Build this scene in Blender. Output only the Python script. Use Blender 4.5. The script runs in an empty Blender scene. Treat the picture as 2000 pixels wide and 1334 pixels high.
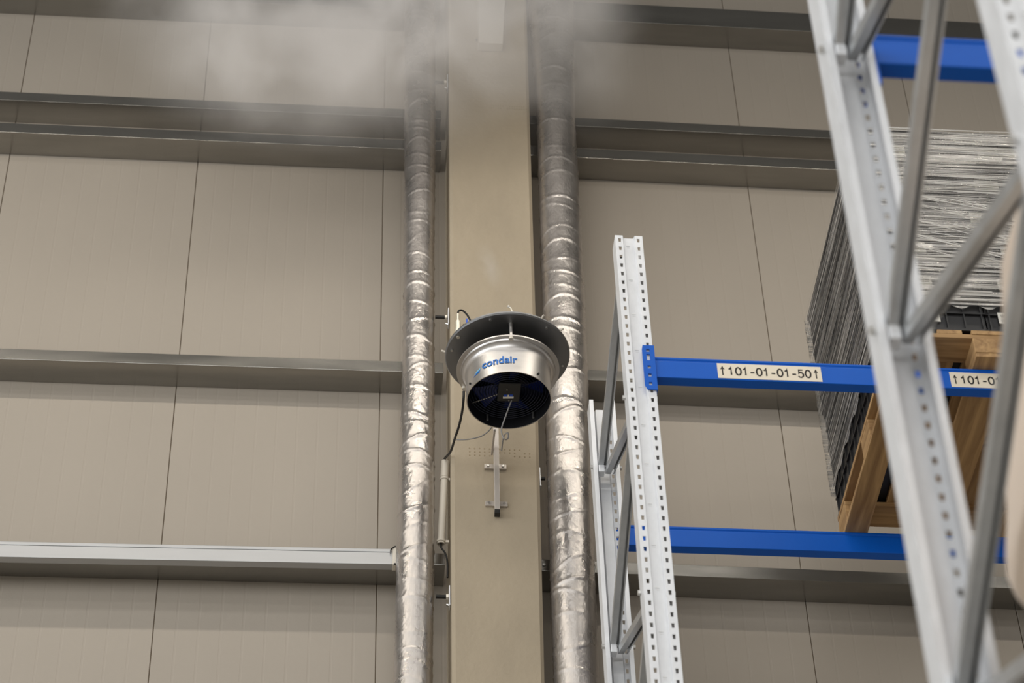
import bpy, bmesh, math, random
from mathutils import Vector, Matrix, noise
random.seed(7)
scene = bpy.context.scene
COL = scene.collection
PI = math.pi

# ------------------------------------------------------------------ camera, world, lights, exposure
def cam_basis(pitch, yaw, roll):
    cp, sp, cy, sy = math.cos(pitch), math.sin(pitch), math.cos(yaw), math.sin(yaw)
    fw = Vector((sy*cp, cy*cp, sp)); rt = Vector((cy, -sy, 0)); up = rt.cross(fw)
    cr, sr = math.cos(roll), math.sin(roll)
    return rt*cr + up*sr, up*cr - rt*sr, fw
_r, _u, _f = cam_basis(math.radians(43.9), math.radians(6.2), math.radians(-2.09))
camd = bpy.data.cameras.new('camera'); cam = bpy.data.objects.new('camera', camd); COL.objects.link(cam)
cam.matrix_world = Matrix(((_r.x, _u.x, -_f.x, -.29), (_r.y, _u.y, -_f.y, -8.81), (_r.z, _u.z, -_f.z, 1.6), (0, 0, 0, 1)))
camd.sensor_width = 36.0; camd.lens = 36.0*4722/2000
camd.clip_end = 200
camd.dof.use_dof = True; camd.dof.focus_distance = 10.9; camd.dof.aperture_fstop = 3.2
scene.camera = cam

scene.view_settings.view_transform = 'Standard'; scene.view_settings.look = 'None'
scene.view_settings.gamma = 1.0; scene.view_settings.use_curve_mapping = False
scene.view_settings.exposure = -1.25
scene.cycles.use_denoising = True; scene.cycles.use_adaptive_sampling = True; scene.cycles.adaptive_threshold = .04; scene.cycles.use_light_tree = False
scene.cycles.max_bounces = 6; scene.cycles.diffuse_bounces = 3; scene.cycles.volume_bounces = 3; scene.cycles.volume_step_rate = 2.0; scene.cycles.volume_max_steps = 128
scene.cycles.transparent_max_bounces = 16

world = bpy.data.worlds.new('hall_air'); scene.world = world; world.use_nodes = True
world.node_tree.nodes['Background'].inputs[0].default_value = (1.0, .95, .88, 1)
world.node_tree.nodes['Background'].inputs[1].default_value = .0

def area(name, loc, rot, sx, sy, power, col):
    l = bpy.data.lights.new(name, 'AREA'); l.shape = 'RECTANGLE'; l.size = sx; l.size_y = sy
    l.energy = power; l.color = col
    o = bpy.data.objects.new(name, l); COL.objects.link(o); o.location = loc
    o.rotation_euler = rot
    return o
# daylight through the glazed band of the wall behind the photographer and through the roof strips
area('window_daylight', (-6, -17.8, 8.0), (math.radians(90), 0, 0), 16, 7.0, 2500, (.97, .985, 1.0))
area('rooflight_near', (0, -9.2, 14.2), (0, 0, 0), 30, 1.6, 1150, (1.0, .985, .96))
area('rooflight_far', (0, -14.0, 14.2), (0, 0, 0), 30, 1.6, 1150, (1.0, .985, .96))
# the line of tube lamps hung along the aisle, 2.5 m off the wall, just above the picture
area('aisle_tube_lamp', (1, -2.9, 11.6), (math.radians(18), 0, 0), 22, .10, 560, (1.0, .93, .82))
# cool light added from the unseen left for sheen on the metal
area('added_side_light', (-15.8, -9.0, 8.0), (0, math.radians(-90), 0), 6, 12, 2900, (.88, .94, 1.0))

# ------------------------------------------------------------------ materials
def lin(c): return tuple(((x/255)/12.92 if x/255 <= .04045 else ((x/255+.055)/1.055)**2.4) for x in c)
def nd(nt, t, **kw):
    n = nt.nodes.new(t)
    for k, v in kw.items(): setattr(n, k, v)
    return n
def mat(name, col, rough=.6, metal=0.0, var=0.0, vscale=(3, 3, 3), bump=0.0, bscale=(60, 60, 60), col2=None, spec=.5, rvar=0.0):
    """principled material with noise colour variation and a fine bump, all in object space"""
    m = bpy.data.materials.new(name); m.use_nodes = True; nt = m.node_tree
    b = nt.nodes['Principled BSDF']
    b.inputs['Roughness'].default_value = rough; b.inputs['Metallic'].default_value = metal
    b.inputs['Specular IOR Level'].default_value = spec
    c1 = lin(col); b.inputs['Base Color'].default_value = (*c1, 1)
    tc = nd(nt, 'ShaderNodeTexCoord')
    if var or col2 or rvar:
        mp = nd(nt, 'ShaderNodeMapping'); mp.inputs['Scale'].default_value = vscale
        nt.links.new(tc.outputs['Object'], mp.inputs['Vector'])
        nz = nd(nt, 'ShaderNodeTexNoise'); nz.inputs['Scale'].default_value = 1; nz.inputs['Detail'].default_value = 5
        nz.inputs['Roughness'].default_value = .6
        nt.links.new(mp.outputs[0], nz.inputs['Vector'])
        rp = nd(nt, 'ShaderNodeValToRGB')
        rp.color_ramp.elements[0].position = .32; rp.color_ramp.elements[1].position = .68
        c2 = lin(col2) if col2 else tuple(x*(1-var) for x in c1)
        rp.color_ramp.elements[0].color = (*c2, 1); rp.color_ramp.elements[1].color = (*(tuple(min(1, x*(1+var*.5)) for x in c1)), 1)
        nt.links.new(nz.outputs['Fac'], rp.inputs['Fac'])
        if var or col2: nt.links.new(rp.outputs['Color'], b.inputs['Base Color'])
        if rvar:
            mr = nd(nt, 'ShaderNodeMapRange'); mr.inputs['From Min'].default_value = .3; mr.inputs['From Max'].default_value = .7
            mr.inputs['To Min'].default_value = max(.02, rough-rvar); mr.inputs['To Max'].default_value = rough+rvar
            nt.links.new(nz.outputs['Fac'], mr.inputs['Value']); nt.links.new(mr.outputs[0], b.inputs['Roughness'])
    if bump:
        mp2 = nd(nt, 'ShaderNodeMapping'); mp2.inputs['Scale'].default_value = bscale
        nt.links.new(tc.outputs['Object'], mp2.inputs['Vector'])
        n2 = nd(nt, 'ShaderNodeTexNoise'); n2.inputs['Scale'].default_value = 1; n2.inputs['Detail'].default_value = 4
        nt.links.new(mp2.outputs[0], n2.inputs['Vector'])
        bp = nd(nt, 'ShaderNodeBump'); bp.inputs['Strength'].default_value = bump; bp.inputs['Distance'].default_value = .01
        nt.links.new(n2.outputs['Fac'], bp.inputs['Height']); nt.links.new(bp.outputs[0], b.inputs['Normal'])
    return m
M = {}
M['panel'] = mat('panel_paint', (162, 152, 139), .55, 0, .05, (.7, .7, .35), .05, (40, 40, 40))
M['seam'] = mat('panel_joint', (132, 118, 100), .8)
M['concrete'] = mat('concrete', (168, 154, 132), .85, 0, .10, (3, 3, 1.2), .25, (45, 45, 45))
M['girt'] = mat('galvanised_girt', (156, 153, 147), .20, .82, .14, (1.2, 9, 9), .015, (3, 60, 60), rvar=.04)
M['trunk'] = mat('trunking_steel', (182, 182, 182), .40, .45, .06, (1, 6, 6))
M['foil'] = mat('foil_insulation', (196, 190, 185), .31, .88, .08, (10, 10, 7), .24, (70, 70, 46), rvar=.09)
M['galv'] = mat('galvanised_steel', (232, 233, 235), .42, .28, .06, (26, 26, 12), .04, (80, 80, 80), rvar=.08)
M['brace'] = mat('brace_steel', (190, 192, 194), .36, .75, .10, (20, 20, 20), rvar=.08)
M['blue'] = mat('blue_enamel', (0, 92, 196), .42, 0, .05, (4, 4, 4), spec=.3)
M['label'] = mat('label_paper', (238, 226, 204), .6)
M['ink'] = mat('black_ink', (38, 32, 28), .7)
M['alu'] = mat('brushed_aluminium', (206, 202, 198), .34, .9, .05, (3, 3, 40), rvar=.05)
M['aludark'] = mat('disc_aluminium', (138, 138, 139), .45, .9, .06, (9, 9, 9), rvar=.06)
M['black'] = mat('black_plastic', (22, 22, 25), .45)
M['navy'] = mat('dark_fan_enamel', (16, 22, 44), .4, .2)
M['rubber'] = mat('black_rubber', (26, 24, 22), .55)
M['grey_cable'] = mat('grey_cable_sheath', (148, 145, 142), .5)
M['white_pvc'] = mat('white_plastic_pipe', (214, 206, 192), .45)
M['logo'] = mat('logo_blue', (14, 104, 184), .4)
M['logo_light'] = mat('logo_light_blue', (118, 184, 222), .4)
M['brass'] = mat('nickel_brass', (228, 220, 204), .4, .6)
M['steel'] = mat('bright_steel', (200, 198, 194), .3, .9)
M['bracket'] = mat('bracket_aluminium', (196, 188, 180), .42, .6)
M['crate'] = mat('black_crate', (34, 33, 34), .42, 0, .2, (8, 8, 8))
M['paper'] = mat('white_paper', (226, 222, 212), .7)
M['print'] = mat('grey_print', (120, 116, 110), .7)
M['blue_sticker'] = mat('blue_sticker', (24, 78, 190), .4)
M['floor'] = mat('floor_concrete', (178, 174, 166), .5)
M['hall'] = mat('hall_paint', (176, 172, 164), .8)
M['pinkwrap'] = mat('wrapped_board', (226, 206, 186), .42, 0, .10, (5, 5, 3), .3, (9, 9, 5))
def wood(name, c1, c2, sc):
    m = bpy.data.materials.new(name); m.use_nodes = True; nt = m.node_tree; b = nt.nodes['Principled BSDF']
    b.inputs['Roughness'].default_value = .75
    tc = nd(nt, 'ShaderNodeTexCoord'); mp = nd(nt, 'ShaderNodeMapping'); mp.inputs['Scale'].default_value = sc
    nt.links.new(tc.outputs['Object'], mp.inputs['Vector'])
    oi = nd(nt, 'ShaderNodeObjectInfo'); ad = nd(nt, 'ShaderNodeVectorMath', operation='ADD'); nt.links.new(mp.outputs[0], ad.inputs[0])
    ml = nd(nt, 'ShaderNodeMath', operation='MULTIPLY'); ml.inputs[1].default_value = 37
    nt.links.new(oi.outputs['Random'], ml.inputs[0]); nt.links.new(ml.outputs[0], ad.inputs[1])
    nz = nd(nt, 'ShaderNodeTexNoise'); nz.inputs['Scale'].default_value = 1; nz.inputs['Detail'].default_value = 6; nz.inputs['Distortion'].default_value = .5
    nt.links.new(ad.outputs[0], nz.inputs['Vector'])
    rp = nd(nt, 'ShaderNodeValToRGB'); rp.color_ramp.elements[0].position = .3; rp.color_ramp.elements[1].position = .7
    rp.color_ramp.elements[0].color = (*lin(c1), 1); rp.color_ramp.elements[1].color = (*lin(c2), 1)
    nt.links.new(nz.outputs['Fac'], rp.inputs['Fac']); nt.links.new(rp.outputs['Color'], b.inputs['Base Color'])
    bp = nd(nt, 'ShaderNodeBump'); bp.inputs['Strength'].default_value = .25; bp.inputs['Distance'].default_value = .003
    nt.links.new(nz.outputs['Fac'], bp.inputs['Height']); nt.links.new(bp.outputs[0], b.inputs['Normal'])
    return m
M['wood'] = wood('pallet_wood_lengthwise', (140, 106, 68), (196, 158, 108), (28, 2.2, 28))
M['wood_cross'] = wood('pallet_wood_crosswise', (140, 106, 68), (196, 158, 108), (2.2, 28, 28))

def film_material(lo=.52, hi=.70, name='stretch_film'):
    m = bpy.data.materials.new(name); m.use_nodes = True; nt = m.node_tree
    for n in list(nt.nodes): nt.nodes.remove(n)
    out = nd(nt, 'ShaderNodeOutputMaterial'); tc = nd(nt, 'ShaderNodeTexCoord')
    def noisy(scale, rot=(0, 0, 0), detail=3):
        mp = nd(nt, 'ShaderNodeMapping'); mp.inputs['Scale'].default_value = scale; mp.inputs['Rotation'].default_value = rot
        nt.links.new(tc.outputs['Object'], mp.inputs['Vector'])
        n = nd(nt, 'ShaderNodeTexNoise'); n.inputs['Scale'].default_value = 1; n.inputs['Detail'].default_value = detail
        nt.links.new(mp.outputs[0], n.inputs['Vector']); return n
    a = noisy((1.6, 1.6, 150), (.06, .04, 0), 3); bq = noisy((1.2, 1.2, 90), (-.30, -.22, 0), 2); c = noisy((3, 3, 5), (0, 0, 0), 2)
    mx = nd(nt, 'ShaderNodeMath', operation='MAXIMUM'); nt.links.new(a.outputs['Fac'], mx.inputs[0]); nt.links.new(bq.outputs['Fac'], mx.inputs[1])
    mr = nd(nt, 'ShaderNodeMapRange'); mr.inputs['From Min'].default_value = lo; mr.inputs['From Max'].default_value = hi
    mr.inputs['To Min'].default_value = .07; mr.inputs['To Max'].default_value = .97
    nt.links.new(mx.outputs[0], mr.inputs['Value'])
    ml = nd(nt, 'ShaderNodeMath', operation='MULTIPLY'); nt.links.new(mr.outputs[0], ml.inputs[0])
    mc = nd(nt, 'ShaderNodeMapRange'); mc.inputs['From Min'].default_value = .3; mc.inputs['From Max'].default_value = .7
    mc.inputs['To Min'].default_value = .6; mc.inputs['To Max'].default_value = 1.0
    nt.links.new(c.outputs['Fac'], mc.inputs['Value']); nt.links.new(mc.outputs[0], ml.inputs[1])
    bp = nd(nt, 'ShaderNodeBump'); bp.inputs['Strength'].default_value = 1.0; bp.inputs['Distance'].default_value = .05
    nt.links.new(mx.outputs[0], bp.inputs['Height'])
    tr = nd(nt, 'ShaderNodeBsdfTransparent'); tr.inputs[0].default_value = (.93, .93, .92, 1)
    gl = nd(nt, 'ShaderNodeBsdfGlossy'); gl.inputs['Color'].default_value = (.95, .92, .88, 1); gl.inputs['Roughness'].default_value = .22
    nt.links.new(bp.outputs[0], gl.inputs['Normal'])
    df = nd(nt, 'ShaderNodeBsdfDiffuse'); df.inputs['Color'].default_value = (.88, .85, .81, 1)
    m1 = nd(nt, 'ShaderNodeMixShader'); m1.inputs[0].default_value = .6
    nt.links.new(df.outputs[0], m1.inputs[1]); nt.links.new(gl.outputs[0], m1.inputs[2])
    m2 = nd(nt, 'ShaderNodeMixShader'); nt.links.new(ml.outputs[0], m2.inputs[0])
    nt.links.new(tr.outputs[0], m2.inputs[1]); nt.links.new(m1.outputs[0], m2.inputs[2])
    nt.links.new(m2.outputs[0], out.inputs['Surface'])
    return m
M['film'] = film_material()
M['film_bunched_lit'] = film_material(.45, .60, 'bunched_lit_stretch_film')   # bunched film, coverage raised to paint in the lamp's brightness
M['strand'] = mat('film_strand', (240, 236, 230), .22, .25)

# ------------------------------------------------------------------ mesh helpers
class MB:
    def __init__(s): s.v = []; s.f = []
    def add(s, vs, fs):
        o = len(s.v); s.v += [tuple(v) for v in vs]; s.f += [tuple(i+o for i in f) for f in fs]; return s
    def box(s, x0, x1, y0, y1, z0, z1):
        v = [(x, y, z) for z in (z0, z1) for y in (y0, y1) for x in (x0, x1)]
        return s.add(v, [(0, 2, 3, 1), (4, 5, 7, 6), (0, 1, 5, 4), (2, 6, 7, 3), (0, 4, 6, 2), (1, 3, 7, 5)])
    def prism(s, poly, fn, a, b):
        """closed polygon extruded between parameters a and b; fn(u, v, t) -> point"""
        n = len(poly); v = [fn(p[0], p[1], a) for p in poly] + [fn(p[0], p[1], b) for p in poly]
        f = [tuple(range(n))[::-1], tuple(range(n, 2*n))] + [(i, (i+1) % n, n+(i+1) % n, n+i) for i in range(n)]
        return s.add(v, f)
    def tube(s, pts, r, n=10, caps=True):
        pts = [Vector(p) for p in pts]; rs = r if isinstance(r, (list, tuple)) else [r]*len(pts)
        up = None; rings = []
        for i, p in enumerate(pts):
            t = (pts[min(i+1, len(pts)-1)] - pts[max(i-1, 0)]).normalized()
            if up is None: up = t.orthogonal().normalized()
            up = (up - t*up.dot(t)).normalized(); w = t.cross(up)
            rings.append([p + (up*math.cos(2*PI*k/n) + w*math.sin(2*PI*k/n))*rs[i] for k in range(n)])
        v = [q for ring in rings for q in ring]
        f = [(i*n+k, i*n+(k+1) % n, (i+1)*n+(k+1) % n, (i+1)*n+k) for i in range(len(pts)-1) for k in range(n)]
        if caps: f += [tuple(range(n))[::-1], tuple((len(pts)-1)*n+k for k in range(n))]
        return s.add(v, f)
    def lathe(s, prof, c=(0, 0, 0), n=64, close=False):
        v = [(c[0]+r*math.cos(2*PI*k/n), c[1]+r*math.sin(2*PI*k/n), c[2]+z) for r, z in prof for k in range(n)]
        m = len(prof); f = []
        for i in range(m if close else m-1):
            j = (i+1) % m
            f += [(i*n+k, i*n+(k+1) % n, j*n+(k+1) % n, j*n+k) for k in range(n)]
        return s.add(v, f)
    def disc(s, c, r, n=40):
        v = [(c[0]+r*math.cos(2*PI*k/n), c[1]+r*math.sin(2*PI*k/n), c[2]) for k in range(n)]
        return s.add(v, [tuple(range(n))])
    def mesh(s, name, smooth=None):
        m = bpy.data.meshes.new(name); m.from_pydata(s.v, [], s.f); m.update()
        bm = bmesh.new(); bm.from_mesh(m); bmesh.ops.recalc_face_normals(bm, faces=bm.faces); bm.to_mesh(m); bm.free()
        if smooth is not None:
            m.shade_smooth() if hasattr(m, 'shade_smooth') else None
            m.set_sharp_from_angle(angle=math.radians(smooth))
        return m
def link(name, data, material=None, parent=None, loc=(0, 0, 0), rot=None):
    o = bpy.data.objects.new(name, data); COL.objects.link(o)
    if material is not None and data is not None and not data.materials: data.materials.append(material)
    o.location = loc
    if rot: o.rotation_euler = rot
    if parent: o.parent = parent
    return o
def build(mb, name, material, parent=None, smooth=None, loc=(0, 0, 0), rot=None, bevel=0):
    o = link(name, mb.mesh(name, smooth), material, parent, loc, rot)
    if bevel:
        b = o.modifiers.new('bevel', 'BEVEL'); b.width = bevel; b.segments = 2; b.limit_method = 'ANGLE'; b.angle_limit = math.radians(40)
    return o
def thing(name, label, cat, loc=(0, 0, 0), group=None):
    o = bpy.data.objects.new(name, None); COL.objects.link(o); o.location = loc; o.empty_display_size = .1
    return tag(o, label, cat, group)
def tag(o, label, cat, group=None):
    o['label'] = label; o['category'] = cat
    if group: o['group'] = group
    return o
def structure(o, label=None):
    o['kind'] = 'structure'
    if label: o['label'] = label
    return o
def smooth_path(pts, n=8):
    P = [Vector(p) for p in pts]; out = []
    for i in range(len(P)-1):
        p0, p1, p2, p3 = P[max(i-1, 0)], P[i], P[i+1], P[min(i+2, len(P)-1)]
        for k in range(n):
            t = k/n
            out.append(.5*((2*p1)+(p2-p0)*t+(2*p0-5*p1+4*p2-p3)*t*t+(3*p1-p0-3*p2+p3)*t**3))
    return out+[P[-1]]
def text_mesh(body, size=1.0, bold=0.0):
    c = bpy.data.curves.new('lettering', 'FONT'); c.body = body; c.size = size; c.resolution_u = 6; c.offset = bold
    o = bpy.data.objects.new('lettering', c); COL.objects.link(o)
    dg = bpy.context.evaluated_depsgraph_get()
    m = bpy.data.meshes.new_from_object(o.evaluated_get(dg)); bpy.data.objects.remove(o)
    return m

# ------------------------------------------------------------------ the hall
Z_TOP = 14.4
structure(build(MB().box(-16, 22, -18, .3, -.1, 0), 'floor', M['floor']))
structure(build(MB().box(-16, 22, -18, .3, Z_TOP, Z_TOP+.1), 'ceiling', mat('roof_sheet', (96, 94, 90), .8)))
structure(build(MB().box(-16.1, -16, -18, .3, 0, Z_TOP), 'wall_left', M['hall']))
structure(build(MB().box(22, 22.1, -18, .3, 0, Z_TOP), 'wall_right', M['hall']))
structure(build(MB().box(-16, 22, -18.1, -18, 0, Z_TOP), 'wall_front', M['hall']))
wall = structure(build(MB().box(-16, 22, .008, .3, 0, Z_TOP), 'wall_back', M['seam']), 'wall of pale beige vertical sandwich panels behind the column')
def panel_mesh():
    w = .996; prof = [(0, .008), (0, .002), (.002, 0)]
    for k in range(1, 10):
        x = k*w/10
        prof += [(x-.006, 0), (x-.0035, .0004), (x+.0035, .0004), (x+.006, 0)]
    prof += [(w-.002, 0), (w, .002), (w, .008)]
    mb = MB(); n = len(prof)
    v = [(x, y, z) for z in (0, Z_TOP) for x, y in prof]
    return mb.add(v, [(i, i+1, n+i+1, n+i) for i in range(n-1)]).mesh('panel')
pm = panel_mesh()
for k in range(-16, 22): link('panel', pm, M['panel'], wall, (k+.002, 0, 0))

# girts: cold-rolled rails, web underneath, flange up at the front and at the wall
BOLTM = MB().tube([(0, 0, 0), (0, -.006, 0)], .008, 6).mesh('bolt')
def girt(x0, x1, z0, z1, hf, label, zr=None):
    """bottom height runs from z0 (at x0) to z1 (at x1); hf = front flange height"""
    mb = MB()
    t = .004
    poly = [(-.16, 0), (-.16, hf), (-.16+t, hf), (-.16+t, t), (-.004, t), (-.004, hf), (0, hf), (0, 0)]
    lip = [(-.16+t, hf-t), (-.16+t, hf), (-.14, hf), (-.14, hf-t)]
    for pg in (poly,):
        n = len(pg); v = [(x0, y, z0+z) for y, z in pg]+[(x1, y, z1+z) for y, z in pg]
        f = [(i, (i+1) % n, n+(i+1) % n, n+i) for i in range(n)]
        f += [(0, 1, 2, 3), (0, 3, 4, 7), (4, 5, 6, 7), (n, n+3, n+2, n+1), (n, n+7, n+4, n+3), (n+4, n+7, n+6, n+5)]
        mb.add(v, f)
    o = build(mb, 'girt', M['girt'], bevel=.0015)
    g = thing('wall_girt', label, 'rail', (0, 0, 0), 'galvanised girts across the panel wall')
    o.name = 'rail'; o.parent = g
    for xx in (x0+.10, x0+.16, x1-.16, x1-.10):
        zz = z0+(z1-z0)*(xx-x0)/(x1-x0)
        link('bolt', BOLTM, M['steel'], g, (xx, -.16, zz+hf*.5))
    return g
XL0, XL1, XR0, XR1 = -5.0, .305, .60, 7.0
girt(XL0, XL1, 12.552, 12.583, .16, 'highest grey girt at the top left, hazed by mist, left of the concrete column')
girt(XL0, XL1, 11.625, 11.644, .068, 'upper rail of the doubled grey girts left of the column, below the mist')
girt(XL0, XL1, 11.366, 11.383, .074, 'lower rail of the doubled grey girts left of the column, below the mist')
girt(XL0, XL1, 9.700, 9.739, .069, 'single grey girt left of the column at the height of the fan disc')
girt(XL0, XL1, 8.490, 8.536, .067, 'lowest grey girt left of the column, behind the bright cable trunking')
girt(XR0, XR1, 12.575, 12.545, .165, 'highest grey girt at the top right, beside the upper blue beam')
girt(XR0, XR1, 11.640, 11.605, .068, 'upper rail of the doubled grey girts right of the column')
girt(XR0, XR1, 11.380, 11.345, .075, 'lower rail of the doubled grey girts right of the column')
girt(XR0, XR1, 9.733, 9.690, .068, 'single grey girt right of the column, behind the labelled blue beam')
girt(XR0, XR1, 8.522, 8.470, .067, 'lowest grey girt right of the column, under the plain rear blue beam')

# concrete column, chamfered, slightly tapered
def column():
    secs = [(0, .316, .705), (7.0, .318, .707), (7.75, .322, .718), (9.8, .333, .751), (12.48, .346, .783), (Z_TOP, .352, .80)]
    mb = MB(); ch = .016; rings = []
    for z, a, b in secs:
        y0, y1 = -.34, -.0
        rings.append([(a-.004, y1, z), (a-.004, y0+ch, z), (a+ch-.004, y0, z), (b-ch, y0, z), (b, y0+ch, z), (b, y1, z)])
    n = 6; v = [p for r in rings for p in r]
    f = [(i*n+k, i*n+(k+1) % n, (i+1)*n+(k+1) % n, (i+1)*n+k) for i in range(len(secs)-1) for k in range(n)]
    f += [tuple(range(n)), tuple((len(secs)-1)*n+k for k in range(n))]
    mb.add(v, f)
    col = structure(build(mb, 'wall_column', M['concrete']), 'tall beige concrete column between the two foil ducts')
    dots = MB()
    def dot(x, z, r):
        n = 8; dots.add([(x+r*math.cos(2*PI*k/n), -.3412, z+r*1.2*math.sin(2*PI*k/n)) for k in range(n)]+[(x+r*math.cos(2*PI*k/n), -.3395, z+r*1.2*math.sin(2*PI*k/n)) for k in range(n)],
                        [tuple(range(n))]+[(k, (k+1) % n, n+(k+1) % n, n+k) for k in range(n)])
    for i in range(13):
        for j in range(3):
            if random.random() < .82: dot(.412+i*.0235+random.uniform(-.001, .001), 9.093-j*.021+random.uniform(-.001, .001), .0036)
    for i in range(16):
        for j in range(2):
            if random.random() < .7: dot(.565+i*.0125, 11.562-j*.02, .003)
    build(dots, 'dotted_marking', mat('stamp_ink', (150, 134, 108), .9), col)['kind'] = 'stuff'
    return col
column()
# pale cover box fixed high on the column
cb = MB()
v = []
for z, a, b in ((12.02, .500, .634), (13.2, .522, .700)):
    v += [(a, -.342, z), (a, -.40, z), (b, -.40, z), (b, -.342, z)]
cb.add(v, [(0, 1, 2, 3), (4, 5, 6, 7)]+[(k, (k+1) % 4, 4+(k+1) % 4, 4+k) for k in range(4)])
cbt = thing('cover_box', 'pale flat cover box on the column at the top of the picture', 'cover', (.57, -.37, 12.02))
o = build(cb, 'cover', mat('cover_paint', (222, 214, 200), .6), cbt, bevel=.003); o.location = (-.57, .37, -12.02)
sb = MB(); sb.tube([(.492, -.341, 12.11), (.492, -.352, 12.11)], .006, 8)
o = build(sb, 'screw', M['rubber'], cbt); o.location = (-.57, .37, -12.02)

# ------------------------------------------------------------------ foil-wrapped ducts
def duct(name, label, path, R, z0, z1, seed, pitch):
    """path(z)->(x,y); R(z) radius. Spiral tape seams and wrinkled foil as relief."""
    n = 72; dz = .0075; m = int((z1-z0)/dz); mb = MB(); v = []
    rnd = random.Random(seed)
    seams = []; z = z0
    while z < z1:
        seams.append((z, rnd.uniform(.012, .040), rnd.uniform(.0018, .0040), rnd.uniform(0, 6.28), rnd.uniform(.0035, .008)))
        z += pitch*rnd.uniform(.6, 1.3)
    for i in range(m+1):
        z = z0+(z1-z0)*i/m; cx, cy = path(z); r0 = R(z)
        near = [s for s in seams if abs(s[0]-z) < .12]
        for k in range(n):
            a = 2*PI*k/n; d = 0
            for s, sl, amp, ph, w in near:
                zz = s + sl*math.sin(a+ph) + sl*.4*math.sin(2*a+ph*2)
                q = (z-zz)/w
                if -1 < q < 3: d += amp*((1-abs(q)) if q < 0 else (1-q/3))
            p = Vector((math.cos(a)*2.2, math.sin(a)*2.2, z*9+seed*7))
            w1 = noise.noise(p)*.0012
            cr = noise.noise(Vector((math.cos(a)*7, math.sin(a)*7, z*24+seed*3)))
            msk = max(0, noise.noise(Vector((seed*2.3, math.cos(a)*.8, z*2.2))))
            r = r0+d+w1+cr*.0030*msk+cr*.0004
            v.append((cx+r*math.cos(a), cy+r*math.sin(a), z))
    f = [(i*n+k, i*n+(k+1) % n, (i+1)*n+(k+1) % n, (i+1)*n+k) for i in range(m) for k in range(n)]
    f += [tuple(range(n)), tuple(m*n+k for k in range(n))]
    mb.add(v, f)
    o = build(mb, name, M['foil'])
    for p in o.data.polygons: p.use_smooth = True
    return tag(o, label, 'duct')
def lerp_path(pts, y):
    def fn(z):
        if z <= pts[0][0]: return pts[0][1], y
        for (za, xa), (zb, xb) in zip(pts, pts[1:]):
            if z <= zb: return xa+(xb-xa)*(z-za)/(zb-za), y
        return pts[-1][1], y
    return fn
duct('foil_duct', 'slimmer silver foil-wrapped duct running up left of the column', lerp_path([(7.8, .155), (9.5, .175), (11.1, .183), (13.2, .184)], -.262),
     lambda z: .081+.004*math.sin(z*1.7)+.006*max(0, z-12.0), 5.2, 14.38, 3, .118)
duct('foil_duct', 'thicker silver foil-wrapped duct running up right of the column', lerp_path([(7.9, .862), (8.77, .876), (10.2, .902), (11.1, .912), (13.2, .935)], -.30),
     lambda z: .104+.004*math.sin(z*1.3+1)+.028*max(0, min(1, (z-11.5)/1.0)), 5.2, 14.38, 11, .135)

# small pipe clamps that hold the ducts to the column
def clamp(loc, x1, label, plate=True):
    t = thing('pipe_clamp', label, 'clamp', loc, 'duct clamps on the column')
    x0 = 0; mb = MB(); L = x1-loc[0]
    mb.tube([(0, 0, 0), (L, 0, 0)], .009, 10); build(mb, 'rod', M['rubber'], t, 40)
    mb = MB(); s = 1 if L > 0 else -1
    mb.tube([(L*.72, 0, 0), (L*.9, 0, 0)], .014, 6); build(mb, 'nut', M['brass'], t)
    if plate:
        mb = MB().box(L-.004*s if s > 0 else L, L if s > 0 else L+.004, -.02, .02, -.06, .05); build(mb, 'plate', M['galv'], t)
    mb = MB(); mb.tube([(L*.75, -.002, -.045), (L*.97, -.002, -.05)], .006, 8); build(mb, 'screw', M['steel'], t)
    return t
clamp((.255, -.285, 8.255), .316, 'lowest black clamp rod between the left duct and the column')
clamp((.258, -.285, 10.00), .325, 'clamp between left duct and column level with the hose fitting')
clamp((.262, -.285, 11.80), .335, 'misted clamp between left duct and column near the top')
clamp((.768, -.29, 8.965), .740, 'small clamp between the column and the right duct')

# cable trunking along the lowest girt
tr = thing('cable_trunking', 'bright metal cable trunking running along the lowest left girt', 'trunking', (0, -.19, 8.5))
def tbox(x0, x1, y0, y1, zb, zt, slope=.0155):
    mb = MB(); v = []
    for x in (x0, x1):
        dzz = slope*(x+.0)
        v += [(x, y0, zb+dzz), (x, y1, zb+dzz), (x, y1, zt+dzz), (x, y0, zt+dzz)]
    return mb.add(v, [(0, 1, 2, 3), (4, 5, 6, 7)]+[(k, (k+1) % 4, 4+(k+1) % 4, 4+k) for k in range(4)])
build(tbox(-5, .062, -.015, .028, -.006, .062), 'channel', M['trunk'], tr, bevel=.002)
build(tbox(-5, .058, -.017, .028, .063, .082), 'lid', M['trunk'], tr, bevel=.003)
build(tbox(.062, .079, -.019, .028, -.010, .088), 'end_cap', M['white_pvc'], tr, bevel=.002)
mb = MB(); mb.tube(smooth_path([(.075, -.021, .095), (.055, -.022, .075), (.054, -.022, .05)]), .003, 6); build(mb, 'lead', M['rubber'], tr)
mb = MB().box(.068, .077, -.023, -.019, -.012, -.004); build(mb, 'clip', M['rubber'], tr)

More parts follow.
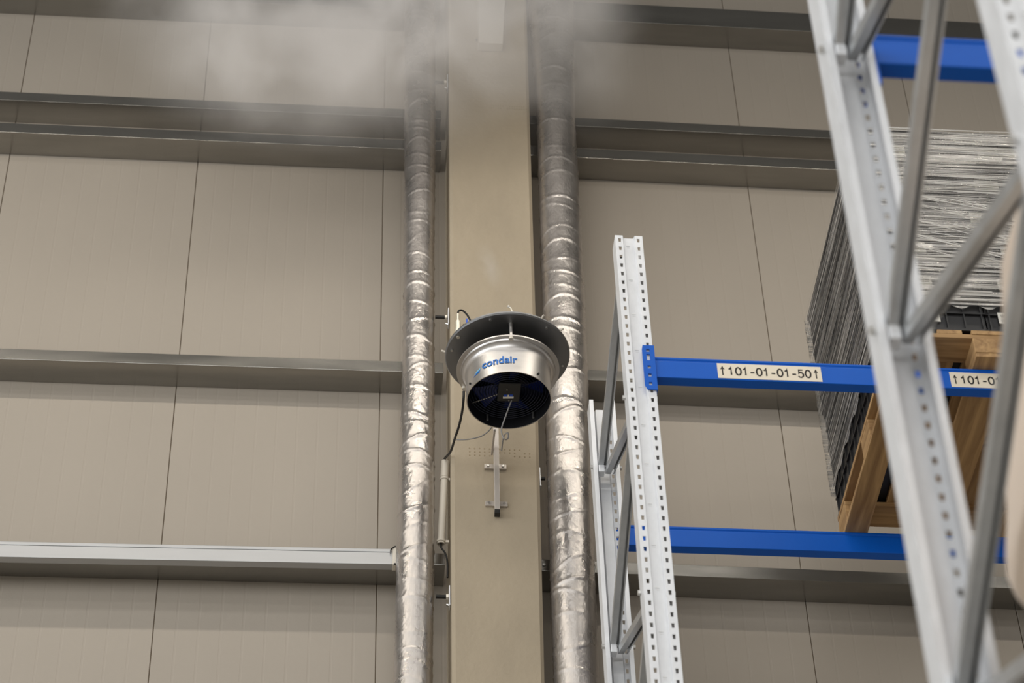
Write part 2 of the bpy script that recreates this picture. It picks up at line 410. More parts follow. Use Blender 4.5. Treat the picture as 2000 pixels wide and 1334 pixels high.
# ------------------------------------------------------------------ mist-blowing fan unit
HX, HY, HZ = .546, -.90, 8.889
hum = thing('fan_humidifier', 'round aluminium fan humidifier with a wide disc hung in front of the column', 'humidifier', (HX, HY, HZ))
body = MB().lathe([(.186, .0), (.190, 0), (.1905, .138), (.1925, .150), (.197, .160), (.203, .1665), (.2095, .169), (.212, .169), (.2135, .1745), (.2150, .1775), (.2325, .1785), (.2325, .1855), (.213, .1855), (.204, .181), (.196, .170), (.1885, .153), (.1865, .138)], n=96, close=True)
bo = build(body, 'housing', M['alu'], hum, 28)
lin_ = MB().lathe([(.1863, .002), (.1863, .19), (.185, .19), (.185, .002)], n=64, close=True); build(lin_, 'liner', M['black'], bo, 40)
disc = MB().lathe([(.002, .262), (.05, .262), (.24, .264), (.279, .267), (.2836, .273), (.2836, .280), (.281, .282), (.24, .290), (.10, .305), (.002, .31)], n=128)
do = build(disc, 'disc', M['aludark'], hum, 30)
for k in range(6):      # rim screws and edge studs
    a = math.radians(-60+k*60+8)
    c = Vector((math.cos(a)*.258, math.sin(a)*.258, .266)); mb = MB(); mb.tube([c, c-Vector((0, 0, .007))], .006, 8); build(mb, 'screw', M['steel'], do)
for ang in (182, -62, -38):
    a = math.radians(ang); c = Vector((math.cos(a)*.281, math.sin(a)*.281, .276)); d = Vector((math.cos(a), math.sin(a), .35))*.02
    mb = MB(); mb.tube([c, c+d], .0045, 8); build(mb, 'nozzle_tip', M['white_pvc'], do)
for ang in (-91, 29, 149):          # spacers between flange and disc
    a = math.radians(ang); p = Vector((math.cos(a)*.222, math.sin(a)*.222, 0))
    mb = MB(); mb.tube([p+Vector((0, 0, .168)), p+Vector((0, 0, .264))], .0085, 12); sp = build(mb, 'spacer', M['alu'], hum, 40)
    mb = MB().lathe([(.005, .166), (.0105, .166), (.0105, .182), (.005, .182)], tuple(p), 14, True); build(mb, 'spacer_foot', M['white_pvc'], sp, 40)
# fan guard: concentric rings and spokes, deep in the throat
gz = .058
ring = MB()
for i in range(11):
    r = .052+i*.0128
    ring.lathe([(r+.0017*math.cos(t), gz+.0017*math.sin(t)) for t in (0, PI/2, PI, 3*PI/2)], n=56, close=True)
build(ring, 'guard_rings', M['navy'], hum, 60)['kind'] = 'stuff'
for k in range(4):
    a = math.radians(150+90*k); mb = MB()
    mb.tube([(math.cos(a)*.05, math.sin(a)*.05, gz+.003), (math.cos(a)*.184, math.sin(a)*.184, gz+.003)], .0025, 6)
    build(mb, 'guard_spoke', M['steel'] if k == 0 else M['navy'], hum)
for ang in (118, 47):
    a = math.radians(ang); p = Vector((math.cos(a)*.178, math.sin(a)*.178, 0)); mb = MB()
    mb.tube([p+Vector((0, 0, .020)), p+Vector((0, 0, .055))], .005, 8); build(mb, 'mounting_bolt', M['steel'], hum)
for k in range(5):                  # blades
    mb = MB(); vs = []; nn = 6
    for i in range(nn+1):
        r = .045+.125*i/nn; a0 = 2*PI*k/5; wv = .30+.06*i/nn
        for s in (-1, 1): vs.append((r*math.cos(a0+s*wv), r*math.sin(a0+s*wv), .098+s*.016))
    mb.add(vs, [(2*i, 2*i+1, 2*i+3, 2*i+2) for i in range(nn)])
    o = build(mb, 'blade', mat('fan_blade', (18, 34, 96), .35) if 'blade' not in M else M['blade'], hum)
    M['blade'] = o.data.materials[0]
    o.modifiers.new('solid', 'SOLIDIFY').thickness = .003
mb = MB().lathe([(.001, .132), (.1845, .132), (.1845, .136), (.001, .136)], n=48); build(mb, 'back_plate', M['navy'], hum, 40)  # added to shut out light from above and keep the throat dark
mt = MB().lathe([(.001, .050), (.044, .050), (.05, .056), (.05, .13), (.001, .13)], n=40); motor = build(mt, 'motor', M['black'], hum, 40)
mb = MB().box(-.050, .052, -.070, .052, .040, .052); build(mb, 'terminal_box', M['black'], motor, bevel=.005)
mb = MB().box(-.026, .022, .016, .028, .0385, .0402); build(mb, 'label', M['paper'], motor, rot=(0, 0, math.radians(-4)))
for xa in (-.022, .004):
    mb = MB().box(xa, xa+.014, .003, .0155, .0385, .0402); build(mb, 'sticker', M['blue_sticker'], motor, rot=(0, 0, math.radians(-4)))
mb = MB().box(-.005, .002, .004, .0165, .0384, .0402); build(mb, 'label', M['paper'], motor, rot=(0, 0, math.radians(-4)))
for xx, yy in ((-.010, -.030), (.004, .040)):
    mb = MB(); mb.tube([(xx, yy, .0395), (xx, yy, .036)], .003, 8); build(mb, 'screw', M['steel'], motor)
mb = MB()
mb.tube(smooth_path([(.018, .042, .046), (.010, .050, .025), (-.012, .085, -.03), (-.028, .10, -.085), (-.022, .10, -.128), (-.010, .11, -.135), (.004, .125, -.11), (.006, .16, -.05), (-.004, .24, .0), (-.004, .36, .02)], 8), .0034, 8)
build(mb, 'motor_cable', M['grey_cable'], hum, 60)
# clips on the housing wall
for ang in (-52, -158, 20):
    a = math.radians(ang); p = Vector((math.cos(a)*.1915, math.sin(a)*.1915, .028)); mb = MB(); mb.tube([p-p.normalized()*.002, p+Vector((math.cos(a), math.sin(a), 0))*.005], .005, 8)
    build(mb, 'rivet', M['rubber'], bo)
# logo, bent round the housing
def bend(me, r, a0, z0, sx, sy, x_off=0, shear=0):
    for v in me.vertices:
        x, y = v.co.x*sx+x_off+shear*v.co.y*sy, v.co.y*sy
        a = a0+x/r
        v.co = (r*math.cos(a), r*math.sin(a), z0+y)
    me.update(); return me
tm = text_mesh('condair', 1.0, .022); xs = [v.co.x for v in tm.vertices]; ys = [v.co.y for v in tm.vertices]
tw, th = max(xs)-min(xs), max(ys)-min(ys)
A0 = math.radians(-90-33.5)
bend(tm, .1930, A0, .052, .166/tw, .044/th, -.030)
link('logo_lettering', tm, M['logo'], bo)
for (pts, mt_) in (([(0, 0), (.034, .010), (.052, .013), (.046, .004), (.020, .001)], 'logo'), ([(.012, .010), (.034, .020), (.056, .024), (.051, .016), (.034, .0125)], 'logo_light')):
    me = bpy.data.meshes.new('logo_swoosh'); me.from_pydata([(p[0], p[1], 0) for p in pts], [], [tuple(range(len(pts)))]); me.update()
    bend(me, .1920, A0, .042, 1, 1, -.094); link('logo_swoosh', me, M[mt_], bo)
# eye hook on top and hose fitting at the rim
mb = MB(); mb.tube(smooth_path([(.005, -.235, .288), (.004, -.238, .32), (-.004, -.24, .345), (-.010, -.24, .352)]), .0035, 8); hk = build(mb, 'nozzle_stem', M['brass'], hum, 60)
mb = MB(); mb.tube([(-.008, -.24, .350), (-.015, -.24, .357)], .0058, 10); build(mb, 'nozzle_head', M['white_pvc'], hk)
FX, FY = -.232, -.12
prof = [(.001, .262)]
for z0, z1, r in ((.262, .285, .008), (.285, .308, .0155), (.308, .318, .0125), (.318, .362, .0115), (.362, .37, .008), (.37, .412, .0055)): prof += [(r, z0), (r, z1)]
mb = MB().lathe(prof+[(.001, .412)], (FX, FY, 0), 14)
ft = build(mb, 'hose_fitting', M['brass'], hum, 40)
mb = MB(); mb.tube(smooth_path([(FX, FY, .41), (FX+.004, FY, .432), (FX+.022, FY+.005, .440), (FX+.045, FY+.015, .42), (FX+.068, FY+.03, .375), (FX+.085, FY+.04, .33), (FX+.09, FY+.045, .29)]), .0045, 8); build(mb, 'hose', M['rubber'], hum, 60)
mb = MB().box(FX+.022, FX+.05, FY-.004, FY+.004, .336, .346); build(mb, 'valve_lever', M['rubber'], hum)
mb = MB().box(FX+.036, FX+.044, FY-.004, FY+.004, .346, .382); build(mb, 'valve_tag', M['blue_sticker'], hum)

# wall bracket that carries the unit: mast, arm, two plates
br = thing('wall_bracket', 'grey square-tube bracket bolted to the column under the fan unit', 'bracket', (.531, -.34, 8.693))
mb = MB(); v = []
for z, y, hw in ((.0, -.012, .0118), (.60, -.07, .0128)):
    v += [(-hw, y, z), (-hw, y-.026, z), (hw, y-.026, z), (hw, y, z)]
mb.add(v, [(0, 1, 2, 3), (4, 5, 6, 7)]+[(k, (k+1) % 4, 4+(k+1) % 4, 4+k) for k in range(4)])
build(mb, 'mast', M['bracket'], br, bevel=.0015)
build(MB().box(-.0122, .0122, -.040, -.011, -.022, .001), 'end_plug', M['rubber'], br)
build(MB().box(-.0115, .0125, -.64, -.06, .588, .612), 'arm', M['bracket'], br, bevel=.0015)
build(MB().box(-.022, -.0135, -.20, -.030, .335, .345), 'side_strut', M['bracket'], br)
for z in (.055, .281):
    p = build(MB().box(-.052, .050, -.014, -.001, z-.012, z+.014), 'plate', M['bracket'], br, bevel=.001)
    for xx in (-.036, .034):
        mb = MB(); mb.tube([(xx, -.013, z+.002), (xx, -.020, z+.002)], .0062, 6); build(mb, 'bolt', M['steel'], p)

# white conduit beside the column, the black hose and thin cable that enter it
cd = thing('conduit_pipe', 'white plastic conduit pipe clipped to the left side of the column', 'pipe', (.290, -.25, 8.60))
P0, P1 = Vector((-.010, -.004, -.02)), Vector((.013, -.004, .478))
tilt = (0, math.atan2(P1.x-P0.x, P1.z-P0.z), 0); LP = (P1-P0).length
mb = MB().lathe([(.0145, 0), (.0175, 0), (.0175, LP-.02), (.0145, LP-.02)], n=20, close=True); build(mb, 'pipe', M['white_pvc'], cd, 60, P0, tilt)
mb = MB().lathe([(.0155, LP-.10), (.0195, LP-.10), (.0195, LP), (.0155, LP)], n=20, close=True); build(mb, 'sleeve', M['white_pvc'], cd, 60, P0, tilt)
for t_ in (.78, .03):
    c = P0.lerp(P1, t_)
    mb = MB().lathe([(.0178, -.006), (.0215, -.006), (.0215, .006), (.0178, .006)], tuple(c), 20, True); k_ = build(mb, 'clip', M['white_pvc'], cd, 40)
    mb = MB().box(c.x+.020, c.x+.036, c.y-.006, c.y+.006, c.z-.006, c.z+.006); build(mb, 'clip_foot', M['white_pvc'], k_)
hs = MB(); hs.tube(smooth_path([(.346, -.88, 8.955), (.346, -.865, 8.925), (.345, -.80, 8.914), (.338, -.70, 8.915), (.326, -.60, 8.926), (.316, -.45, 8.975), (.307, -.33, 9.05), (.300, -.268, 9.085), (.2975, -.255, 9.06), (.2955, -.254, 9.00)], 10), .0058, 10)
ct = MB(); ct.tube(smooth_path([(.270, -.254, 8.585), (.272, -.254, 8.56), (.292, -.245, 8.53), (.300, -.24, 8.48), (.300, -.24, 8.40)], 8), .0045, 8)
build(ct, 'lead', M['rubber'], cd, 60).location = (-.280, .25, -8.60)
tag(build(hs, 'black_hose', M['rubber'], None, 60), 'black hose hanging from the fan unit down into the white conduit', 'hose')
gc = MB(); gc.tube(smooth_path([(.505, -.62, 9.02), (.488, -.60, 8.985), (.447, -.58, 8.957), (.389, -.57, 8.944), (.345, -.56, 8.948), (.328, -.555, 8.956)], 8), .003, 8)
tag(build(gc, 'grey_cable', M['grey_cable'], None, 60), 'thin grey cable sagging from the fan unit to the black hose', 'cable')

# ------------------------------------------------------------------ pallet racking
UW, UD, UH = .115, .085, 8.9
def upright_mesh():
    prof = [(.018, UD), (0, UD), (0, 0), (.0125, 0), (.0245, 0), (.0325, 0), (.0375, .016), (.0775, .016), (.0825, 0), (.0905, 0), (.1025, 0), (UW, 0), (UW, UD), (UW-.018, UD)]
    holes = {3, 9}
    zs = [0.0]; isH = []
    k = 0; z = UH-.028
    tops = []
    while z > .08: tops.append(z); z -= .05
    tops = tops[::-1]
    for t in tops:
        zs += [t-.0105, t+.0105]
    zs.append(UH)
    mb = MB(); n = len(prof); vs = []
    for i, z in enumerate(zs):
        low = (i % 2 == 1)
        for j, (x, y) in enumerate(prof):
            dx = 0
            if low and j in (3, 9): dx = .0012
            if low and j in (4, 10): dx = -.0012
            vs.append((x+dx, y, z))
    fs = []
    for i in range(len(zs)-1):
        for j in range(n-1):
            if j in holes and i % 2 == 1 and i < len(zs)-2: continue
            fs.append((i*n+j, i*n+j+1, (i+1)*n+j+1, (i+1)*n+j))
    m = bpy.data.meshes.new('upright'); m.from_pydata(vs, [], fs); m.update()
    return m
UM = upright_mesh()
tabs_mb = MB()
z = UH-.045
while z > 3.0:
    tabs_mb.box(.046, .062, .0145, .0162, z-.003, z+.003); tabs_mb.box(.049, .061, .0152, .0162, z-.012, z-.008); z -= .20
TABM = tabs_mb.mesh('embossed_tabs')
NUTM = MB().tube([(0, 0, 0), (.010, 0, 0)], .011, 6).mesh('nut')
def brace_between(a, b, parent, w=.040, d=.030):
    """lipped C-section between points a, b (local to frame, in the x = UW/2 plane)"""
    a, b = Vector(a), Vector(b); t = (b-a); L = t.length; t.normalize(); xax = Vector((1, 0, 0)); u = t.cross(xax).normalized()
    if u.z < 0: u = -u
    th = .0022; h = w/2; q = d/2
    poly = [(.004, -q), (-h, -q), (-h, q), (h, q), (h, -q), (.014, -q), (.014, -q+th), (h-th, -q+th), (h-th, q-th), (-h+th, q-th), (-h+th, -q+th), (.004, -q+th)]
    n = len(poly); vs = []
    for o in (a, b): vs += [o+xax*p[0]+u*p[1] for p in poly]
    mb = MB().add(vs, [(i, (i+1) % n, n+(i+1) % n, n+i) for i in range(n)])
    return build(mb, 'brace', M['brace'], parent)
def rack_frame(label, x0, y_front, depth, rear_js, front_js, segs):
    fr = thing('rack_frame', label, 'rack frame', (x0, y_front, 0), 'upright frames of the pallet racking')
    for rear in (0, 1):
        o = link('upright', UM, M['galv'], fr)
        if rear: o.location = (UW, depth, 0); o.rotation_euler = (0, 0, PI)
        s = o.modifiers.new('solid', 'SOLIDIFY'); s.thickness = .0025; s.offset = -1
        link('embossed_tabs', TABM, mat('tab_zinc', (235, 235, 235), .5) if 'tab' not in M else M['tab'], o)['kind'] = 'stuff'
        M['tab'] = TABM.materials[0]
    for rear, js in ((1, rear_js), (0, front_js)):
        y = depth-.062 if rear else .062
        for z in js:
            mb = MB(); mb.tube([(-.006, y, z), (UW+.006, y, z)], .0065, 10); bt = build(mb, 'bolt', M['steel'], fr, 40)
            for xa in (-.012, UW+.002): link('nut', NUTM, M['steel'], bt, (xa, y, z))
            yy = depth-UD-.004 if rear else UD+.004
            mb = MB().box(.022, .048, min(yy, yy+(.04 if rear else -.04)), max(yy, yy+(.04 if rear else -.04)), z-.045, z-.006); build(mb, 'joint_block', M['galv'], bt, bevel=.003)
    for (ra, za), (rb, zb), xo in segs:
        ya = depth-.065 if ra else .065; yb = depth-.065 if rb else .065
        brace_between((UW/2+xo, ya, za), (UW/2+xo, yb, zb), fr)
    return fr
def zigzag(rear_js, front_js, top):
    segs = []
    for r in rear_js:
        up = [f for f in front_js if f > r]; dn = [f for f in front_js if f < r]
        if up: segs.append(((1, r), (0, min(up)-.02), -.016))
        elif top: segs.append(((1, r), (0, top), -.016))
        if dn: segs.append(((1, r-.02), (0, max(dn)+.02), .016))
    return segs
RJ = [8.52-.97*k for k in range(8)]; FJ = [8.035-.97*k for k in range(8)]
rack_frame('galvanised rack frame with punched uprights standing right of the thick duct', .905, -1.93, 1.10, RJ, FJ, zigzag(RJ, FJ, 8.83))
RJ2 = [8.12-.96*k for k in range(8)]; FJ2 = [8.6-.96*k for k in range(9)]
rack_frame('near out-of-focus rack frame with diagonal braces at the right edge', .905, -6.165, 1.10, RJ2, FJ2, zigzag(RJ2, FJ2, None))

def beam_mesh(L):
    # section in (y, z): y = 0 is the visible face, top step below the upper edge
    poly = [(0, 0), (0, .088), (.004, .090), (.004, .097), (.000, .099), (.000, .110), (.048, .110), (.048, 0)]
    mb = MB(); mb.prism(poly, lambda u, v, t: (t, u, v), 0, L); return mb
def connector(parent, x, outward, mirror=1, yh=-.006):
    """L-shaped hooked end plate; outward -1: lies on the face at lower y"""
    mb = MB(); H0, H1 = -.075, .165
    holes = [(-.052, -.036), (-.006, .010), (.038, .054), (.082, .116), (.128, .143)]
    # side leg
    s = MB().box(x-.001, x+.004, min(yh, 0), max(yh, .052), H0, H1)
    c = build(s, 'connector', M['blue'], parent, bevel=.0015)
    xs = [x-.046*mirror, x-.029*mirror, x-.016*mirror, x+.004*mirror]
    zs = [H0]
    for a, b in holes: zs += [a, b]
    zs.append(H1)
    vs = [(xx, yh, zz) for zz in zs for xx in xs]; fs = []
    for i in range(len(zs)-1):
        for j in range(3):
            if j == 1 and i % 2 == 1: continue
            fs.append((i*4+j, i*4+j+1, (i+1)*4+j+1, (i+1)*4+j))
    # clipped corners
    vs[0] = (vs[0][0]+.010*mirror, vs[0][1], vs[0][2]); vs[len(zs)*4-4] = (vs[len(zs)*4-4][0]+.004*mirror, vs[len(zs)*4-4][1], vs[len(zs)*4-4][2])
    m = bpy.data.meshes.new('hook_plate'); m.from_pydata(vs, [], fs); m.update()
    h = link('hook_plate', m, M['blue'], c); sm = h.modifiers.new('solid', 'SOLIDIFY'); sm.thickness = .004; sm.offset = 0
    return c
def stroke_text(body, w, h, t):
    """digits drawn as flat strokes; returns a mesh w wide, h high in the xz plane"""
    def arc(cx, cy, rx, ry, a0, a1, n=18): return [(cx+rx*math.cos(math.radians(a0+(a1-a0)*k/n)), cy+ry*math.sin(math.radians(a0+(a1-a0)*k/n))) for k in range(n+1)]
    G = {'0': ([arc(.5, .5, .36, .5, 0, 360, 30)], 1.0), '1': ([[(.16, .74), (.36, .80), (.50, 1.0), (.50, 0)]], 1.0), '-': ([[(.18, .38), (.72, .38)]], .90),
         '5': ([[(.80, 1.0), (.28, 1.0), (.20, .54)]+arc(.46, .33, .37, .33, 128, -150, 22)], 1.0)}
    adv = sum(G[c][1] for c in body); sx = w/adv; mb = MB(); x0 = 0
    for c in body:
        strokes, aw = G[c]
        for st in strokes:
            P = [Vector((x0+p[0]*sx, 0, p[1]*(h-t)+t/2)) for p in st]; closed = (P[0]-P[-1]).length < 1e-6
            vs = []
            for i, p in enumerate(P):
                q0 = P[i-1] if i else (P[-2] if closed else p); q1 = P[i+1] if i < len(P)-1 else (P[1] if closed else p)
                d0 = (p-q0).normalized() if (p-q0).length else (q1-p).normalized(); d1 = (q1-p).normalized() if (q1-p).length else d0
                d = (d0+d1).normalized(); nn = Vector((-d.z, 0, d.x)); k = t/2/max(.5, nn.dot(Vector((-d0.z, 0, d0.x))))
                vs += [p+nn*k, p-nn*k]
            mb.add(vs, [(2*i, 2*i+1, 2*i+3, 2*i+2) for i in range(len(P)-1)])
        x0 += aw*sx
    return mb.mesh('lettering')
def arrow_text(parent, x, z, w, h, body, y, body_w, cut=None):
    """label sheet with an up arrow, the digits and, if it fits, a second arrow"""
    pl = build(MB().box(x, x+w, y-.0012, y-.0002, z, z+h), 'label_plate', M['label'], parent)
    hh = h*.58; z0 = z+h*.20
    link('lettering', stroke_text(body, body_w, hh, .0066), M['ink'], pl, (x+.040, y-.0020, z0))
    def arrow(ax):
        mb = MB(); v = [(-.0024, 0), (.0024, 0), (.0024, hh*.72), (.0088, hh*.64), (0, hh*1.08), (-.0088, hh*.64), (-.0024, hh*.72)]
        mb.add([(ax+p, y-.0020, z0+q_) for p, q_ in v], [(0, 1, 2, 6), (6, 2, 3, 4, 5)])
        link('arrow', mb.mesh('arrow'), M['ink'], pl)
    arrow(x+.020)
    if cut is None: arrow(x+w-.022)
    return pl
# front labelled beam, rear plain beam, near upper beam
def beam(label, x0, y, z, L, yh=-.006, labels=()):
    t = thing('rack_beam', label, 'rack beam', (x0, y, z), 'blue beams of the pallet racking')
    o = build(beam_mesh(L), 'beam', M['blue'], t, bevel=.0025)
    connector(t, -.004, -1, 1, yh)
    connector(t, L, -1, -1, yh)
    for args in labels: arrow_text(t, *args)
    return t
BZ = 8.096
beam('blue rack beam with location labels running right from the punched upright', 1.025, -1.93, BZ, 2.70,
     labels=((.247, .006, .418, .080, '101-01-01-50', -.0008, .338), (1.187, .006, .418, .080, '101-01', -.0008, .169, True)))
beam('plain dark blue rear rack beam under the far edge of the pallet', 1.025, -.885, BZ, 2.70, .060)
beam('nearest bright blue rack beam at the upper right corner', 1.025, -5.155, 6.125, 2.70, .096)
bx_ = MB()

# ------------------------------------------------------------------ pallet
PX, PY, PZ = 1.985, -2.005, BZ+.110
pal = thing('wooden_pallet', 'wooden pallet resting on the blue rack beams', 'pallet', (PX, PY, PZ))
def plank(name, x0, x1, y0, y1, z0, z1):
    mb = MB(); j = lambda: random.uniform(-.0015, .0015)
    mb.box(x0+j(), x1+j(), y0+j(), y1+j(), z0, z1)
    return build(mb, name, M['wood_cross' if name == 'stringer_board' else 'wood'], pal, bevel=.002)
for xx, w in ((0, .145), (.189, .10), (.328, .145), (.511, .10), (.655, .145)): plank('deck_board', xx, xx+w, 0, 1.2, .122, .144)
for yy in (0, .5275, 1.055): plank('stringer_board', 0, .8, yy, yy+.145, .100, .122)
for xx, w in ((0, .10), (.3275, .145), (.70, .10)):
    plank('bottom_board', xx, xx+w, 0, 1.2, 0, .022)
    for yy in (0, .5275, 1.055): plank('block', xx, xx+w, yy, yy+.145, .022, .100)

# ------------------------------------------------------------------ black crates, two by two, six layers
CW, CD, CH = .394, .594, .200
def crate_meshes():
    b = MB(); t = .004
    b.box(.010, CW-.010, .010, CD-.010, .004, .010)
    for (x0, x1, y0, y1) in ((.010, CW-.010, .010, .010+t), (.010, CW-.010, CD-.010-t, CD-.010), (.010, .010+t, .010, CD-.010), (CW-.010-t, CW-.010, .010, CD-.010)):
        b.box(x0, x1, y0, y1, .004, CH-.012)
    ribs = MB()
    for k in range(6):
        x = .014+k*(CW-.028)/5; ribs.box(x-.003, x+.003, .001, .0105, .012, CH-.02); ribs.box(x-.003, x+.003, CD-.0105, CD-.001, .012, CH-.02)
    for k in range(8):
        y = .014+k*(CD-.028)/7; ribs.box(.001, .0105, y-.003, y+.003, .012, CH-.02); ribs.box(CW-.0105, CW-.001, y-.003, y+.003, .012, CH-.02)
    rim = MB()
    for z0, z1 in ((0, .012), (CH-.022, CH-.002), (CH*.5-.004, CH*.5+.004)):
        rim.box(0, CW, 0, .010, z0, z1); rim.box(0, CW, CD-.010, CD, z0, z1); rim.box(0, .010, 0, CD, z0, z1); rim.box(CW-.010, CW, 0, CD, z0, z1)
    return b.mesh('body'), ribs.mesh('ribs'), rim.mesh('rim')
CB, CR, CM = crate_meshes()
LABM = MB().box(0, .105, -.0015, 0, 0, .062).mesh('paper_label')
PRM = MB()
for k in range(14): PRM.box(.012+k*.006, .0145+k*.006+random.uniform(0, .002), -.0022, -.0016, .034, .05)
for k in range(3): PRM.box(.010, .095-.02*k, -.0022, -.0016, .024-k*.008, .0265-k*.008)
PRM = PRM.mesh('print')
row = ['bottom', 'second', 'third', 'fourth', 'fifth', 'top']
place = {(0, 0): 'front left', (1, 0): 'front right', (0, 1): 'rear left'}
for k in range(6):
    for (i, j), w in place.items():
        c = thing('black_crate', f'black plastic crate in the wrapped stack on the pallet, {row[k]} layer, {w}', 'crate',
                  (PX+.004+i*.399+random.uniform(-.003, .003), PY+.003+j*.600+random.uniform(-.003, .003), PZ+.144+k*.2015), 'black crates stacked on the pallet')
        link('body', CB, M['crate'], c); link('ribs', CR, M['crate'], c)['kind'] = 'stuff'; link('rim', CM, M['crate'], c)['kind'] = 'stuff'
        if j == 0:
            for lx, lz in (((.10, .045),) if i == 0 else ((.05, .05), (.20, .035), (.30, .095)) if k == 0 else ((.03+.05*(k % 3), .04), (.24-.03*(k % 2), .06))):
                p = link('paper_label', LABM, M['paper'], c, (lx, .001, lz)); link('print', PRM, M['print'], p)['kind'] = 'stuff'
lid = build(MB().box(0, .80, 0, 1.20, 0, .014), 'stack_lid', M['crate'], None, bevel=.004, loc=(PX-.001, PY+.0, PZ+.144+6*.2015))
tag(lid, 'flat black lid on top of the wrapped crate stack', 'lid')
# stretch film round the crates: one continuous wrinkled skin, open at top and bottom
def film():
    per = []; x0, x1, y0, y1 = -.010, .812, -.010, 1.216
    def seg(a, b, n):
        for k in range(n): per.append((a[0]+(b[0]-a[0])*k/n, a[1]+(b[1]-a[1])*k/n))
    seg((x0, y0), (x1, y0), 50); seg((x1, y0), (x1, y1), 20); seg((x1, y1), (x0, y1), 30); seg((x0, y1), (x0, y0), 50)
    cx, cy = .4, .6; n = len(per); m = 90; vs = []
    z0, z1 = .125, 1.225
    for i in range(m+1):
        t = i/m
        for k, (x, y) in enumerate(per):
            zz = z0+(z1-z0)*t
            if i == 0: zz += .012*math.sin(k*.9)+.01*noise.noise(Vector((x*9, y*9, 1)))
            d = noise.noise(Vector((x*2.2, y*2.2, zz*26)))*.0035
            q = 1+d/.5
            # hug the corners
            vs.append((cx+(x-cx)*q, cy+(y-cy)*q, zz))
    fs = [(i*n+k, i*n+(k+1) % n, (i+1)*n+(k+1) % n, (i+1)*n+k) for i in range(m) for k in range(n)]
    me = bpy.data.meshes.new('stretch_film'); me.from_pydata(vs, [], fs); me.update()
    for p in me.polygons: p.use_smooth = True
    o = link('stretch_film', me, M['film'], None, (PX, PY, PZ+.144)); me.materials.append(M['film_bunched_lit'])
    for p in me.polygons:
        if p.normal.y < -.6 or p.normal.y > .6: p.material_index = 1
    sm = MB(); rr = random.Random(5)
    for k in range(85):        # cords where the film has bunched together, on the aisle side
        u = rr.random(); z = .15+1.06*u
        sl = rr.uniform(-.03, .03) if (u < .25 or u > .62) else rr.choice((-.32, -.22, .16, -.12))*rr.uniform(.7, 1.1)
        xa = rr.uniform(-.008, .5); xb = min(.808, xa+rr.uniform(.2, .75)); w = rr.uniform(.0008, .0026); nseg = 6; ph = rr.uniform(0, 6); vs = []
        for i in range(nseg+1):
            x = xa+(xb-xa)*i/nseg; zz = min(1.222, max(.128, z+sl*(x-xa)+.002*math.sin(ph+i))); y = -.0165-rr.uniform(0, .002)
            vs += [(x, y, zz-w), (x, y-.002, zz), (x, y, zz+w)]
        sm.add(vs, [f_ for i in range(nseg) for f_ in ((3*i, 3*i+3, 3*i+4, 3*i+1), (3*i+1, 3*i+4, 3*i+5, 3*i+2))])
    build(sm, 'film_strands', M['strand'], o)['kind'] = 'stuff'
    return tag(o, 'shiny clear stretch film wound around the stack of black crates', 'film')
film()

# ------------------------------------------------------------------ bulging wrapped load right of the near frame
def load():
    t = thing('wrapped_load', 'pale beige wrapped load behind the near brace at the right edge', 'load', (1.003, -5.95, 4.31))
    mb = MB(); n = 40; m = 26; vs = []
    for i in range(m+1):
        f_ = i/m; z = 1.02*f_
        ins = .012+.15*max(0, (f_-.12))**1.1 if f_ > .12 else .012+.05*((.12-f_)/.12)**2
        ins += .035*max(0, f_-.93)/.07
        for k in range(n):
            a = 2*PI*k/n; e = .13
            cx = abs(math.cos(a))**e*(1 if math.cos(a) > 0 else -1); cy = abs(math.sin(a))**e*(1 if math.sin(a) > 0 else -1)
            nz = noise.noise(Vector((cx*2, cy*2, z*5)))*.012
            vs.append((.45+cx*(.45-ins)+nz, .36+cy*(.33-ins*.3)+nz, z))
    fs = [(i*n+k, i*n+(k+1) % n, (i+1)*n+(k+1) % n, (i+1)*n+k) for i in range(m) for k in range(n)]+[tuple(range(n)), tuple(m*n+k for k in range(n))]
    mb.add(vs, fs); o = build(mb, 'wrapped_goods', M['pinkwrap'], t, 60)
    return t
load()

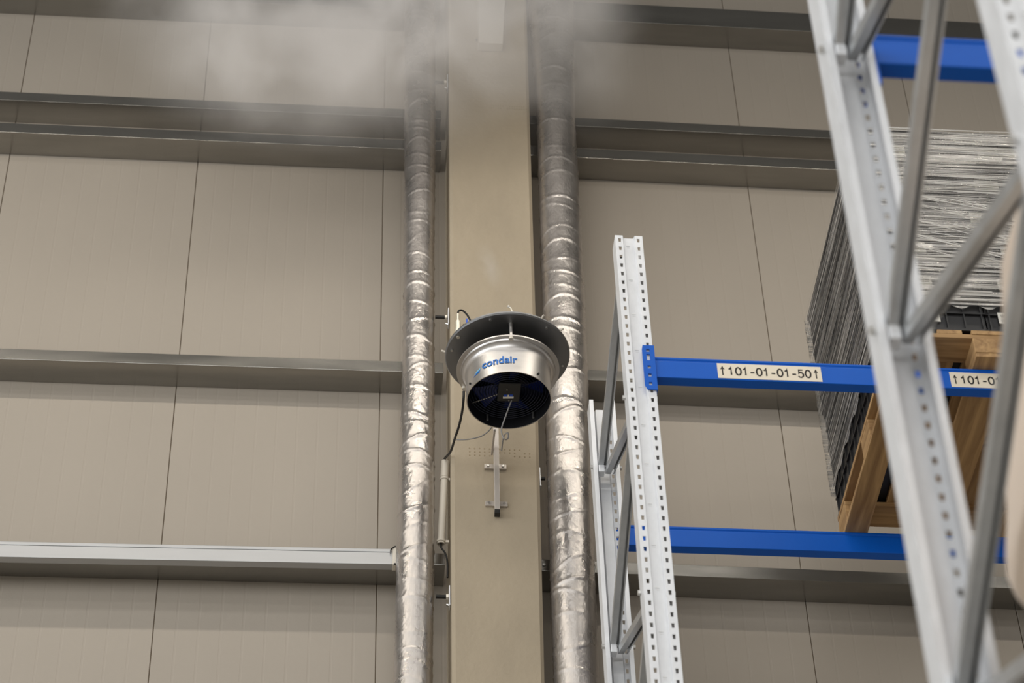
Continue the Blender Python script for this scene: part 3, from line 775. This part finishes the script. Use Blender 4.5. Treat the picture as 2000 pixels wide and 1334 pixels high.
# ------------------------------------------------------------------ mist
def mist(name, label, loc, size, blobs, dens, nscale, rot=(0, 0, 0)):
    mb = MB().lathe([(math.sin(PI*i/10)*.5+1e-4, -math.cos(PI*i/10)*.5) for i in range(11)], n=20)
    o = build(mb, name, None); o.location = loc; o.scale = size; o.rotation_euler = rot
    m = bpy.data.materials.new(name); m.use_nodes = True; nt = m.node_tree
    for n_ in list(nt.nodes): nt.nodes.remove(n_)
    out = nd(nt, 'ShaderNodeOutputMaterial'); tc = nd(nt, 'ShaderNodeTexCoord')
    vol = nd(nt, 'ShaderNodeVolumePrincipled'); vol.inputs['Color'].default_value = (.97, .95, .94, 1); vol.inputs['Anisotropy'].default_value = .0
    acc = None
    for (c, s, a) in blobs:
        mp = nd(nt, 'ShaderNodeMapping', vector_type='TEXTURE'); mp.inputs['Location'].default_value = c; mp.inputs['Scale'].default_value = s
        nt.links.new(tc.outputs['Object'], mp.inputs['Vector'])
        g = nd(nt, 'ShaderNodeTexGradient', gradient_type='QUADRATIC_SPHERE'); nt.links.new(mp.outputs[0], g.inputs['Vector'])
        ml = nd(nt, 'ShaderNodeMath', operation='MULTIPLY'); ml.inputs[1].default_value = a; nt.links.new(g.outputs['Fac'], ml.inputs[0])
        if acc is None: acc = ml
        else:
            ad = nd(nt, 'ShaderNodeMath', operation='ADD'); nt.links.new(acc.outputs[0], ad.inputs[0]); nt.links.new(ml.outputs[0], ad.inputs[1]); acc = ad
    nz = nd(nt, 'ShaderNodeTexNoise'); nz.inputs['Scale'].default_value = nscale; nz.inputs['Detail'].default_value = 4; nz.inputs['Distortion'].default_value = .4
    mpn = nd(nt, 'ShaderNodeMapping'); mpn.inputs['Scale'].default_value = size; nt.links.new(tc.outputs['Object'], mpn.inputs['Vector']); nt.links.new(mpn.outputs[0], nz.inputs['Vector'])
    mr = nd(nt, 'ShaderNodeMapRange'); mr.inputs['From Min'].default_value = .36; mr.inputs['From Max'].default_value = .66; mr.inputs['To Min'].default_value = .12; mr.inputs['To Max'].default_value = 1.5
    nt.links.new(nz.outputs['Fac'], mr.inputs['Value'])
    m1 = nd(nt, 'ShaderNodeMath', operation='MULTIPLY'); nt.links.new(acc.outputs[0], m1.inputs[0]); nt.links.new(mr.outputs[0], m1.inputs[1])
    m2 = nd(nt, 'ShaderNodeMath', operation='MULTIPLY'); nt.links.new(m1.outputs[0], m2.inputs[0]); m2.inputs[1].default_value = dens
    nt.links.new(m2.outputs[0], vol.inputs['Density']); nt.links.new(vol.outputs[0], out.inputs['Volume'])
    o.data.materials.append(m); o['kind'] = 'stuff'
    return tag(o, label, 'mist')
mist('mist_cloud', 'white mist drifting across the wall and ducts at the top', (-.05, -.94, 11.55), (3.6, .98, 2.6),
     [((.06, 0, .03), (.28, .5, .36), 1.1), ((-.13, 0, -.17), (.27, .5, .22), .75), ((.27, 0, .02), (.14, .5, .32), .5), ((-.2, 0, .02), (.26, .5, .28), .6), ((.05, 0, -.12), (.4, .5, .36), .22)], 4.9, 2.8)
mist('mist_plume', 'thin wisp of mist rising from the nozzle above the disc', (.455, -1.14, 9.50), (.13, .13, .40),
     [((0, 0, 0), (.5, .5, .5), 1.0)], 5.0, 9, (0, math.radians(-16), 0))
